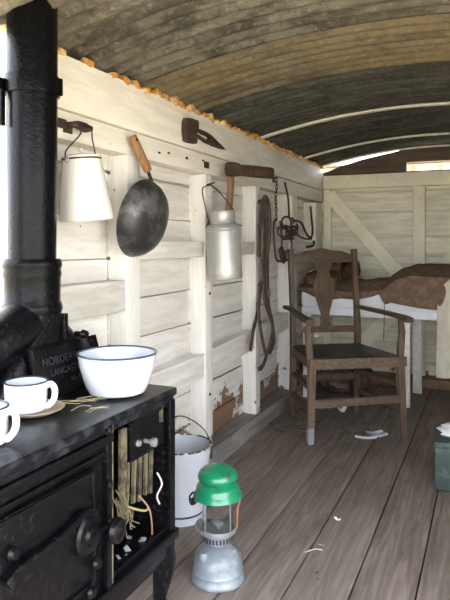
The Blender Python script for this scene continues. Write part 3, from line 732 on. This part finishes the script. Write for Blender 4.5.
# rusty traps and chains
tr = thing('animal_trap', 'rusty iron gin trap hanging by its chain on the fourth stud', 'trap', (-1.24, 3.68, 1.25))
mb = MB(); z = 1.505; i = 0
while z > 1.26:
    ax = (0, 1, 0) if i % 2 else (1, 0, 0)
    p = [Vector((-1.243+.002*math.sin(i), 3.625+.006*math.sin(i*.7), z)) + Vector(ax)*(.0075*math.cos(a)) + Vector((0, 0, .016*math.sin(a))) for a in [2*PI*k/10 for k in range(10)]]
    mb.tube(p, .0028, 6, closed=True); z -= .024; i += 1
mb.build('chain', 'rust', tr, world=True)
mb = MB(); c0 = (-1.22, 3.72, 1.20)
mb.tube(spline([(-1.23, 3.60, 1.25), (-1.23, 3.54, 1.22), (-1.225, 3.535, 1.10), (-1.22, 3.56, 1.0), (-1.21, 3.64, .985), (-1.21, 3.70, 1.01)], 6), .0055, 8, flat=(.8, 1.4), up=(1, 0, 0))
mb.tube(spline([(-1.22, 3.63, 1.24), (-1.215, 3.66, 1.14), (-1.21, 3.63, 1.05), (-1.205, 3.66, .99), (-1.20, 3.76, 1.0), (-1.20, 3.82, 1.08), (-1.20, 3.80, 1.12), (-1.2, 3.70, 1.13)], 6), .005, 8, flat=(.8, 1.4), up=(1, 0, 0))
mb.build('jaw', 'rust', tr, world=True)
mb = MB().tube(arc((-1.205, 3.66, 1.01), .035, 0, 2*PI, 16, (0, 1, 0), (0, 0, 1))[:-1], .009, 8, closed=True).box((-1.205, 3.62, 1.04), (.02, .05, .07), Euler((.5, 0, 0)).to_matrix(), bev=.005)
mb.build('trap_plate', 'rust', tr, world=True)
MB().tube([(-1.31, 3.625, 1.512), (-1.235, 3.622, 1.515)], .006, 8).build('nail', 'rust', tr, world=True)
mb = MB(); c0 = Vector((-1.22, 3.80, 1.20))
for i in range(15):
    a0 = random.uniform(0, 6); cc = c0+Vector((random.uniform(0, .03), random.uniform(-.14, .12), random.uniform(-.05, .05)))
    mb.tube(arc(cc, random.uniform(.025, .06), a0, a0+random.uniform(2.5, 5.5), 14, (random.uniform(.1, .4), 1, 0), (0, random.uniform(-.2, .2), .7)), random.uniform(.004, .007), 7)
mb.tube(spline([(-1.20, 3.86, 1.25), (-1.19, 4.0, 1.24), (-1.19, 4.12, 1.17), (-1.20, 4.28, 1.14), (-1.22, 4.40, 1.19), (-1.24, 4.44, 1.30), (-1.25, 4.45, 1.38)], 6), .008, 8)
mb.tube(spline([(-1.20, 3.74, 1.21), (-1.18, 3.9, 1.15), (-1.19, 4.1, 1.13), (-1.2, 4.3, 1.13)], 6), .006, 8)
mb.tube(spline([(-1.262, 3.86, 1.51), (-1.24, 3.865, 1.40), (-1.235, 3.87, 1.27)], 5), .007, 8)
tag(mb.build('tangled_bridle_bits', 'rust'), 'tangle of rusty rings and wire on the fourth stud beside the corner', 'ironwork')
hk = MB().tube(spline([(-1.262, 4.37, 1.07), (-1.21, 4.38, 1.08), (-1.20, 4.36, 1.115)], 5), .009, 8).build('wall_hook', 'rust')
tag(hk, 'small dark hook above the rail near the corner', 'hook')

# ================================================================== BUCKET
bk = thing('enamel_bucket', 'white enamel bucket with chipped black rim on the floor behind the lantern', 'bucket', (-1.135, 2.135, 0))
MB().lathe([(0, .012), (.084, .012), (.086, 0), (.090, 0), (.0905, .02), (.122, .292), (.120, .292), (.088, .022), (0, .016)], 64).build('body', 'enamel', bk)
MB().lathe([((.122)+.0038*math.cos(a), .293+.0035*math.sin(a)) for a in [2*PI*k/8 for k in range(8)]], 64, closed=True).build('rim', 'chipped', bk)
MB().lathe([(.0925, .030), (.0942, .034), (.0933, .038)], 64).build('foot_band', 'enamel_edge', bk)
er = RIGHT*.121
zz = .262
MB().tube(spline([er+Vector((0, 0, zz)), er*.97+Vector((0, 0, .30)), er*.72+Vector((-.02, .03, .35)), Vector((-.035, .06, .385)), -er*.72+Vector((-.02, .03, .355)), -er*.97+Vector((0, 0, .30)), -er+Vector((0, 0, zz))], 8), .0024, 8).build('bail', 'wire', bk)
for sg in (1, -1):
    e = er*sg
    MB().box((e.x*1.0, e.y*1.0, .258), (.012, .022, .045), Euler((0, 0, ra)).to_matrix(), bev=.005).build('lug', 'wire', bk)

# ================================================================== LANTERN
ln = thing('pressure_lantern', 'paraffin pressure lantern with green hood and pale blue grey tank', 'lantern', (-.815, 1.79, 0))
MB().lathe([(0, .002), (.080, .002), (.087, .004), (.088, .012), (.083, .020), (.0815, .030), (.0835, .036), (.0805, .043), (.0795, .06), (.077, .077), (.070, .091), (.058, .103), (.044, .111), (.032, .117), (.0, .117)], 64).build('tank', 'tank', ln)
MB().lathe([(.013, .085), (.016, .088), (.016, .104), (.012, .110), (0, .111)], 20, Matrix.Translation(RIGHT*-.045-FWD*.045)).build('filler_cap', 'tank', ln)
MB().lathe([(.010, .08), (.011, .102), (.007, .108), (0, .109)], 18, Matrix.Translation(RIGHT*.05-FWD*.02)).build('pump_knob', 'tank', ln)
MB().lathe([(.03, .117), (.034, .119), (.034, .124), (.043, .127), (.047, .130), (.0475, .150), (.048, .152), (.044, .152), (.0435, .131), (.030, .125)], 48).build('burner_gallery', 'zinc', ln)
mb = MB()
for k in range(26):
    a = 2*PI*k/26; mb.box((.0478*math.cos(a), .0478*math.sin(a), .140), (.002, .0055, .016), Euler((0, 0, a)).to_matrix(), bev=0)
mb.build('air_slots', 'enamel_edge', ln)
MB().lathe([(.0, .160), (.040, .160), (.055, .157), (.060, .158), (.061, .163), (.060, .174), (.057, .174), (.056, .166), (.03, .168), (0, .168)], 48).build('collar_plate', 'zinc', ln)
MB().lathe([(.010, .168), (.010, .178), (.020, .180), (.022, .190), (.012, .196), (0, .197)], 20).build('mantle_holder', 'zinc', ln)
MB().lathe([(.050, .169), (.050, .29), (.0488, .29), (.0488, .169)], 48, closed=True).build('glass_globe', 'glass', ln)
for k in range(4):
    a = ra+PI/4+k*PI/2
    MB().tube([(.057*math.cos(a), .057*math.sin(a), .168), (.057*math.cos(a), .057*math.sin(a), .292)], .0016, 8).build('guard_rod', 'zinc', ln)
hp = [(.078, .252), (.081, .255), (.080, .262), (.074, .272), (.071, .280), (.071, .290), (.067, .299), (.058, .305), (.053, .309), (.056, .314), (.063, .320), (.066, .328), (.0655, .338), (.061, .350), (.052, .360), (.038, .369), (.020, .375), (.010, .378), (.006, .382), (0, .383), (0, .372), (.03, .364), (.055, .338), (.058, .326), (.049, .308), (.064, .292), (.068, .278), (.076, .256)]
MB().lathe([(a_, .271+(b_2-.252)*.83) for a_, b_2 in hp], 64).build('hood', 'green', ln)
# folded bail handle hanging on the side and copper vapour pipe
MB().tube(spline([-RIGHT*.080+Vector((0, 0, .284)), -RIGHT*.092+Vector((0, 0, .268)), -RIGHT*.086-FWD*.01+Vector((0, 0, .248)), -RIGHT*.070-FWD*.01+Vector((0, 0, .256)), -RIGHT*.070+Vector((0, 0, .278))], 6), .0035, 8).box(-RIGHT*.082+Vector((0, 0, .255)), (.012, .012, .02), bev=.003).build('hood_catch', 'wire', ln)
MB().tube(spline([RIGHT*.076+Vector((0, 0, .284)), RIGHT*.075+Vector((0, 0, .262)), RIGHT*.065+Vector((0, 0, .232)), RIGHT*.064+Vector((0, 0, .20)), RIGHT*.062+Vector((0, 0, .165))], 6), .003, 8).build('side_spring', 'brass', ln)
MB().tube(arc((0, 0, .172), .071, ra+PI*.80, ra+PI*1.25, 12, (1, 0, -.05), (0, 1, 0)), .004, 8).build('carrying_bail', 'zinc', ln)

# ================================================================== CHAIR
U = Vector((.83, .558, 0)).normalized(); V = Vector((-.558, .83, 0)).normalized()
C0 = Vector((-.670, 3.342, 0))
ch = thing('armchair', 'old brown wooden armchair with vase-shaped splat and dark green seat', 'chair', C0+V*.25)
def L(u, v, z): return C0+U*u+V*v+Vector((0, 0, z))
fw, rw, dp = .272, .215, .52
for s_ in (-1, 1):
    # front legs
    mb = MB()
    mb.beam(L(s_*(fw+.002), .0, 0), L(s_*(fw-.012), .015, .435), .026, .028, V, .004, w2=.034, th2=.034)
    leg = mb.build('leg', 'chair_worn', ch, world=True)
    if s_ < 0:
        q = MB().beam(L(s_*(fw+.002), 0, .0), L(s_*(fw+.0005), .002, .085), .027, .028, V, .003).build('foot_repair', 'zinc', leg, world=True); q['label'] = 'pale metal sleeve on the front leg foot'
    # rear leg continuing as back post
    mb = MB()
    pts = [L(s_*rw, dp+.035, 0), L(s_*rw, dp+.01, .20), L(s_*rw, dp, .42), L(s_*rw, dp+.006, .62), L(s_*rw, dp+.035, .86), L(s_*rw, dp+.06, 1.06)]
    mb.tube(spline(pts, 5), [.019]*4+[.021]*6+[.0205]*6+[.019]*10, 12, flat=(1, .95), up=V)
    mb.build('back_post', 'chair', ch, world=True)
    # arm and support
    z0 = .685
    a_pts = [L(s_*(rw+.010), dp+.01, z0+.004), L(s_*(rw+.022), dp-.10, z0+.002), L(s_*(fw-.002), dp-.28, z0-.002), L(s_*(fw+.010), .12, z0-.006), L(s_*(fw+.012), .02, z0-.008), L(s_*(fw+.014), -.045, z0-.014)]
    if s_ < 0: a_pts = [L(s_*(rw+.040), dp+.035, z0+.006), L(s_*(rw+.034), dp-.06, z0+.004)] + a_pts[2:]
    sp_ = spline(a_pts, 5); n_ = len(sp_)
    arm = MB().tube(sp_, [.85+.25*(i/n_) for i in range(n_)], 12, flat=(.014, .024), up=(0, 0, 1)).build('arm', 'chair_crest', ch, world=True)
    MB().tube([L(s_*(fw-.005), .03, .44), L(s_*(fw-.003), .028, .50), L(s_*(fw+.006), .03, .60), L(s_*(fw-.0), .03, z0-.016)], [.017, .021, .019, .015], 12, flat=(1, .9), up=V).build('arm_support', 'chair_worn', ch, world=True)
    # side stretchers (two) and side rail
    MB().beam(L(s_*(fw-.006), .015, .30), L(s_*rw, dp+.004, .275), .020, .020, (0, 0, 1), .005).build('side_stretcher', 'chair_rail', ch, world=True)
    MB().beam(L(s_*(fw-.004), .012, .165), L(s_*rw, dp+.014, .150), .020, .020, (0, 0, 1), .005).build('side_stretcher', 'chair_rail', ch, world=True)
    MB().beam(L(s_*(fw-.012), .02, .432), L(s_*rw, dp, .425), .026, .045, (0, 0, 1), .004).build('side_rail', 'chair_rail', ch, world=True)
MB().beam(L(-fw-.005, .0, .437), L(fw+.005, .0, .437), .045, .046, (0, 0, 1), .005).build('front_rail', 'chair_rail', ch, world=True)
MB().beam(L(-rw, dp, .425), L(rw, dp, .425), .026, .045, (0, 0, 1), .004).build('back_rail', 'chair_crest', ch, world=True)
MB().beam(L(-fw+.005, .008, .213), L(fw-.005, .008, .223), .020, .030, (0, 0, 1), .005).build('front_stretcher', 'chair_rail', ch, world=True)
MB().beam(L(-rw, dp+.01, .24), L(rw, dp+.01, .24), .020, .024, (0, 0, 1), .005).build('back_stretcher', 'chair_crest', ch, world=True)
# seat pad
def seatfn(sgn):
    def f_(u, v):
        hw = (fw-.006)*(1-v)+(rw-.0)*v; x = -hw+2*hw*u; y = -.012+(dp-.012)*v
        bul = .016*(1-(2*u-1)**4)*(1-(2*v-1)**4)
        return L(x, y, .458+(bul if sgn > 0 else -.006))
    return f_
sb = MB(); nu = 16
sb.grid(seatfn(1), nu, nu); sb.grid(seatfn(-1), nu, nu)
vt = list(sb.bm.verts); n1 = (nu+1)**2
def bd():
    idx = [(i, 0) for i in range(nu)] + [(nu, j) for j in range(nu)] + [(nu-i, nu) for i in range(nu)] + [(0, nu-j) for j in range(nu)]
    return [i*(nu+1)+j for i, j in idx]
bi = bd()
for a, c in zip(bi, bi[1:]+bi[:1]): sb.bm.faces.new((vt[a], vt[c], vt[c+n1], vt[a+n1]))
sb.build('seat', 'seat', ch, world=True)
# back: crest rail, splat, lower rail  (plane through the posts, leaning)
lean = (Vector((0, 0, 1))*.40+V*.054).normalized()
ctr = L(0, dp+.018, .70)
bf = frame(ctr, U, lean)     # local x along U, y up the back
cr = []
N = 40
for k in range(N+1):
    x = -rw+2*rw*k/N; t_ = abs(x)/rw
    top = .335 + .036*math.exp(-(x/.085)**2) + .012*math.exp(-((abs(x)-.115)/.03)**2) - .004
    cr.append((x, top))
bot = [(rw-2*rw*k/N, .278) for k in range(N+1)]
MB().prism(cr+bot, .022, bf, bev=.003).build('crest_rail', 'chair_crest', ch, world=True)
prof = [(-.075, .050), (-.055, .047), (-.03, .030), (-.01, .028), (.01, .032), (.05, .052), (.085, .060), (.12, .062), (.15, .058), (.19, .040), (.22, .030), (.25, .034), (.28, .050)]
pp = [Vector((w_, y, 0)) for y, w_ in [(y, w_) for y, w_ in prof]]
prof = [(-.155, .036), (-.125, .034), (-.10, .025), (-.085, .034), (-.07, .026), (-.04, .030), (.0, .042), (.05, .056), (.09, .066), (.12, .068), (.15, .060), (.19, .042), (.215, .036), (.235, .046), (.26, .054), (.285, .058)]
sp_ = spline([(w_*1.05, y, 0) for y, w_ in prof], 3)
outl = [(p.x, p.y) for p in sp_] + [(-p.x, p.y) for p in reversed(sp_)]
MB().prism(outl, .012, bf @ Matrix.Translation((0, 0, 0)), bev=.002).build('splat', 'chair', ch, world=True)
MB().prism([(-rw, -.172), (rw, -.172), (rw, -.132), (-rw, -.132)], .020, bf, bev=.003).build('lower_back_rail', 'chair_crest', ch, world=True)

# ================================================================== BED
bd_ = thing('bed', 'narrow plank bunk with thin white mattress along the far wall', 'bed', (-.72, 4.5, 0))
mb = MB()
mb.box((-.70, 4.16, .618), (1.06, .022, .05), bev=.004)
mb.box((-.70, 4.48, .632), (1.06, .60, .022), bev=.004)
mb.build('bed_board', 'sheet', bd_, world=True)
MB().box((-.70, 4.49, .70), (1.08, .70, .135), bev=.045, seg=4).build('mattress', 'sheet', bd_, world=True)
for (x_, y_) in ((-.515, 4.17), (-.485, 4.60), (-1.19, 4.17)):
    MB().box((x_, y_, .305), (.062, .045, .61), bev=.004).build('leg', 'rail', bd_, world=True)

def drape(x0, x1, yb, yf, ztop, zedge, amp, seed, nu=60, nv=40, th=.008):
    """cloth lying over the bed and turned down over its front edge"""
    def fn(u, v):
        x = x0+(x1-x0)*u
        zt = ztop(x); ze = zedge(x)
        if v < .72:
            s_ = v/.72; y = yb+(yf-yb)*s_
            z = zt*(1-.0*s_) - (.035*max(0, s_-.75)/.25*1.6 if s_ > .75 else 0)
            z -= .06*max(0, .15-s_)/.15
        else:
            s_ = (v-.72)/.28; y = yf-.012-.012*math.sin(s_*PI)
            z = (zt-.056)*(1-s_)+ze*s_
        nz = noise.noise(Vector((x*7+seed, y*7, v*3)))*amp + noise.noise(Vector((x*19+seed, y*17, v*5)))*amp*.4
        return (x, y-(abs(nz)*.5 if v > .72 else 0), z+(nz if v < .72 else nz*.2))
    return MB().grid(fn, nu, nv, th=th)
def lerp(tab, x):
    if x <= tab[0][0]: return tab[0][1]
    for (a, za), (b, zb) in zip(tab, tab[1:]):
        if x <= b: return za+(zb-za)*(x-a)/(b-a)
    return tab[-1][1]
e1_ = [(-1.24, .775), (-1.13, .72), (-1.02, .705), (-.93, .715), (-.82, .715), (-.72, .74), (-.64, .775)]
o = drape(-1.235, -.60, 4.82, 4.125, lambda x: .835-.01*math.cos((x+.9)*9), lambda x: lerp(e1_, x), .02, 2.2).build('blanket', 'blanket')
tag(o, 'rumpled brown blanket on the left part of the bunk behind the chair', 'blanket')
e2_ = [(-.68, .765), (-.655, .715), (-.635, .69), (-.60, .705), (-.52, .69), (-.42, .675), (-.31, .665), (-.17, .66)]
t2_ = [(-.68, .82), (-.62, .875), (-.56, .92), (-.48, .945), (-.30, .94), (-.17, .935)]
o = drape(-.68, -.17, 4.80, 4.105, lambda x: lerp(t2_, x), lambda x: lerp(e2_, x), .012, 7.7).build('blanket', 'blanket')
tag(o, 'folded brown blanket heaped higher at the right end of the bunk', 'blanket')
def cushion(name, c, d, rot, mat, label, cat):
    mb = MB(); bmesh.ops.create_uvsphere(mb.bm, u_segments=40, v_segments=24, radius=.5)
    for v in mb.bm.verts:
        p = v.co*2; e = .55
        q = Vector([math.copysign(abs(c_)**e, c_) for c_ in p])
        edge = max(abs(q.x), abs(q.y)); q.z *= (1-.35*edge**3)
        q *= .5; q += Vector((0, 0, .05*noise.noise(q*4)+.02*noise.noise(q*9)))
        v.co = Vector((q.x*d[0], q.y*d[1], q.z*d[2]))
    mb.bm.transform(Matrix.Translation(c) @ rot.to_matrix().to_4x4())
    return tag(mb.build(name, mat, smooth=80), label, cat)
cushion('pillow', (-1.09, 4.52, .895), (.24, .34, .16), Euler((.9, .1, .2)), 'pillow', 'brown cushion propped at the head of the bunk behind the chair back', 'cushion')
cushion('pillow', (-1.12, 4.30, .845), (.24, .26, .10), Euler((.15, 0, .1)), 'pillow', 'flat brown cushion lying at the left end of the bunk', 'cushion')
cushion('pillow', (-.955, 4.48, .895), (.14, .18, .17), Euler((.4, .3, .4)), 'pillow_dark', 'small dark brown lump of cushion right of the chair splat', 'cushion')

# cloth hanging over the bed end
def cl(u, v):
    x = -.312+.36*u+.004*math.sin(v*5)
    zt = .80+.30*u
    if v < .15: s_ = v/.15; y = 4.35-.27*s_; z = zt+.02*math.sin(s_*PI)
    else: s_ = (v-.15)/.85; y = 4.08; z = zt*(1-s_)+.235*s_
    y += .012*math.sin(u*16+v*3)*min(1, v*2)
    return (x, y, z+(0 if v < .15 else .0))
o = MB().grid(cl, 40, 40, th=.006).build('linen_cloth', 'linen'); tag(o, 'cream linen cloth hanging to near the floor at the right edge', 'cloth')

# string hanging at the bed front
o = MB().tube(spline([(-.642, 4.095, .70), (-.644, 4.094, .58), (-.648, 4.095, .45)], 4), .0022, 6).build('string', 'wire'); tag(o, 'thin dark string hanging down from the blanket edge', 'string')

# ================================================================== UNDER THE BED
bt = thing('leather_bag', 'slumped dark brown leather bag on the floor under the bunk', 'bag', (-1.02, 4.45, 0))
def blob(c, d, seed, amp=.12, e=.8):
    mb = MB(); bmesh.ops.create_uvsphere(mb.bm, u_segments=36, v_segments=24, radius=1)
    for v in mb.bm.verts:
        p = v.co.copy(); q = Vector([math.copysign(abs(c_)**e, c_) for c_ in p]); q *= 1+amp*noise.noise(p*2+Vector((seed, 0, 0)))+amp*.5*noise.noise(p*5)
        v.co = Vector((c[0]+q.x*d[0], c[1]+q.y*d[1], max(c[2]+q.z*d[2], .002)))
    return mb
blob((-1.02, 4.45, .12), (.16, .15, .13), 3, .3).build('bag_body', 'satchel', bt, world=True)
fl2 = MB().grid(lambda u, v: (-1.13+.22*u, 4.30-.03*math.sin(v*PI)+.05*(1-v), .24-.16*v+.01*math.sin(u*9)), 12, 12, th=.006).build('flap', 'satchel', bt, world=True)
MB().tube(spline([(-1.14, 4.42, .20), (-1.08, 4.36, .30), (-.97, 4.36, .29), (-.90, 4.42, .18)], 6), 1, 8, flat=(.004, .012), up=(0, 0, 1)).build('strap', 'leather', bt, world=True)
bo = thing('old_boot', 'worn dark boot lying on the floor under the bunk behind the chair', 'boot', (-.86, 4.32, 0), .9)
blob((0, .05, .045), (.045, .12, .045), 5, .1, .85).build('foot', 'satchel', bo)
MB().tube([(0, -.03, .05), (0, -.05, .10), (.01, -.06, .17), (.015, -.065, .21)], [.045, .045, .043, .048], 16, caps=False).build('shaft', 'satchel', bo)
MB().prism([(-.04, -.09), (.04, -.09), (.036, .0), (.045, .09), (.03, .16), (-.03, .16), (-.045, .09), (-.036, 0)], .012, Matrix.Translation((0, 0, .006)), bev=.003).build('sole', 'enamel_edge', bo)

# ================================================================== GREEN BOX
gb_ = thing('metal_box', 'small dark grey-green metal box on the floor at the right edge', 'box', (-.06, 2.93, 0))
rz = Euler((0, 0, .05)).to_matrix()
MB().box((-.065, 2.93, .100), (.33, .22, .196), rz, bev=.010, seg=3).build('body', 'box_green', gb_, world=True)
MB().box((-.065, 2.93, .205), (.336, .226, .030), rz, bev=.008, seg=3).build('lid', 'box_green', gb_, world=True)
MB().tube([(-.13, 2.815, .15), (-.12, 2.80, .145), (-.02, 2.805, .145), (-.01, 2.82, .15)], .003, 8).build('handle', 'wire', gb_, world=True)
o = blob((-.115, 2.93, .245), (.085, .07, .026), 9, .5, .9).build('rag', 'sheet'); o.name = 'white_rag'; tag(o, 'crumpled white rag lying on the grey-green box', 'rag')

# ================================================================== PAPERS AND LITTER
def paper(x, y, w_, h_, rz_, label, curl=.01, mat='paper', zb=.002):
    c_, s_ = math.cos(rz_), math.sin(rz_)
    def fn(u, v):
        a, b = (u-.5)*w_, (v-.5)*h_
        return (x+a*c_-b*s_, y+a*s_+b*c_, zb+curl*abs(u-.45)**1.5*2+.003*math.sin(v*7)+.003)
    o = MB().grid(fn, 10, 10, th=.0008).build('paper_scrap', mat); return tag(o, label, 'paper')
paper(-.59, 3.49, .10, .09, .6, 'blue and white paper scrap on the floor near the right front chair leg', .012)
paper(-.635, 3.40, .12, .035, .2, 'narrow white paper strip in front of the blue scrap', .01, 'sheet')
paper(-.875, 3.87, .055, .04, .8, 'small white crumpled scrap on the floor under the chair', .05, 'sheet')
paper(-.55, 2.35, .028, .010, -.6, 'tiny white fleck on the bare planks between lantern and box', .01, 'sheet')
mb = MB()
def scatter(n, x0, x1, y0, y1, smin, smax, fl=.3):
    for i in range(n):
        s_ = random.uniform(smin, smax); X__, Y__ = random.uniform(x0, x1), random.uniform(y0, y1)
        mb.box((X__, Y__, s_*fl/2+.001), (s_*random.uniform(.8, 2.2), s_, s_*fl), Euler((0, 0, random.random()*6)).to_matrix(), bev=0, jit=s_*.2)
scatter(160, -1.22, -.5, 3.4, 4.7, .004, .016)
scatter(60, -1.2, -.15, 1.9, 3.6, .002, .006)
scatter(60, -1.23, -.95, 3.3, 4.3, .008, .03, .2)
tag(mb.build('floor_litter', 'debris'), 'crumbs and dirt scattered over the planks below the chair', 'litter', kind='stuff')
mb = MB()
for i in range(50):
    x_, y_ = random.uniform(-1.2, -.5), random.uniform(3.1, 4.3); a = random.random()*6; l_ = random.uniform(.03, .09)
    mb.tube([(x_, y_, .003), (x_+l_*.5*math.cos(a)+.005, y_+l_*.5*math.sin(a), .007), (x_+l_*math.cos(a), y_+l_*math.sin(a), .004)], .0013, 5)
tag(mb.build('floor_straw', 'straw_green'), 'stray straw on the floor around the chair legs', 'straw', kind='stuff')

tw = MB().tube(spline([(-.60, 2.06, .004), (-.57, 2.09, .007), (-.545, 2.10, .004)], 4), .002, 6).prism([(0, 0), (.012, .006), (.028, 0), (.012, -.006)], .001, Matrix.Translation((-.575, 2.13, .006)), bev=0)
tag(tw.build('twig', 'tan'), 'small pale twig and leaf on the planks right of the lantern', 'twig')
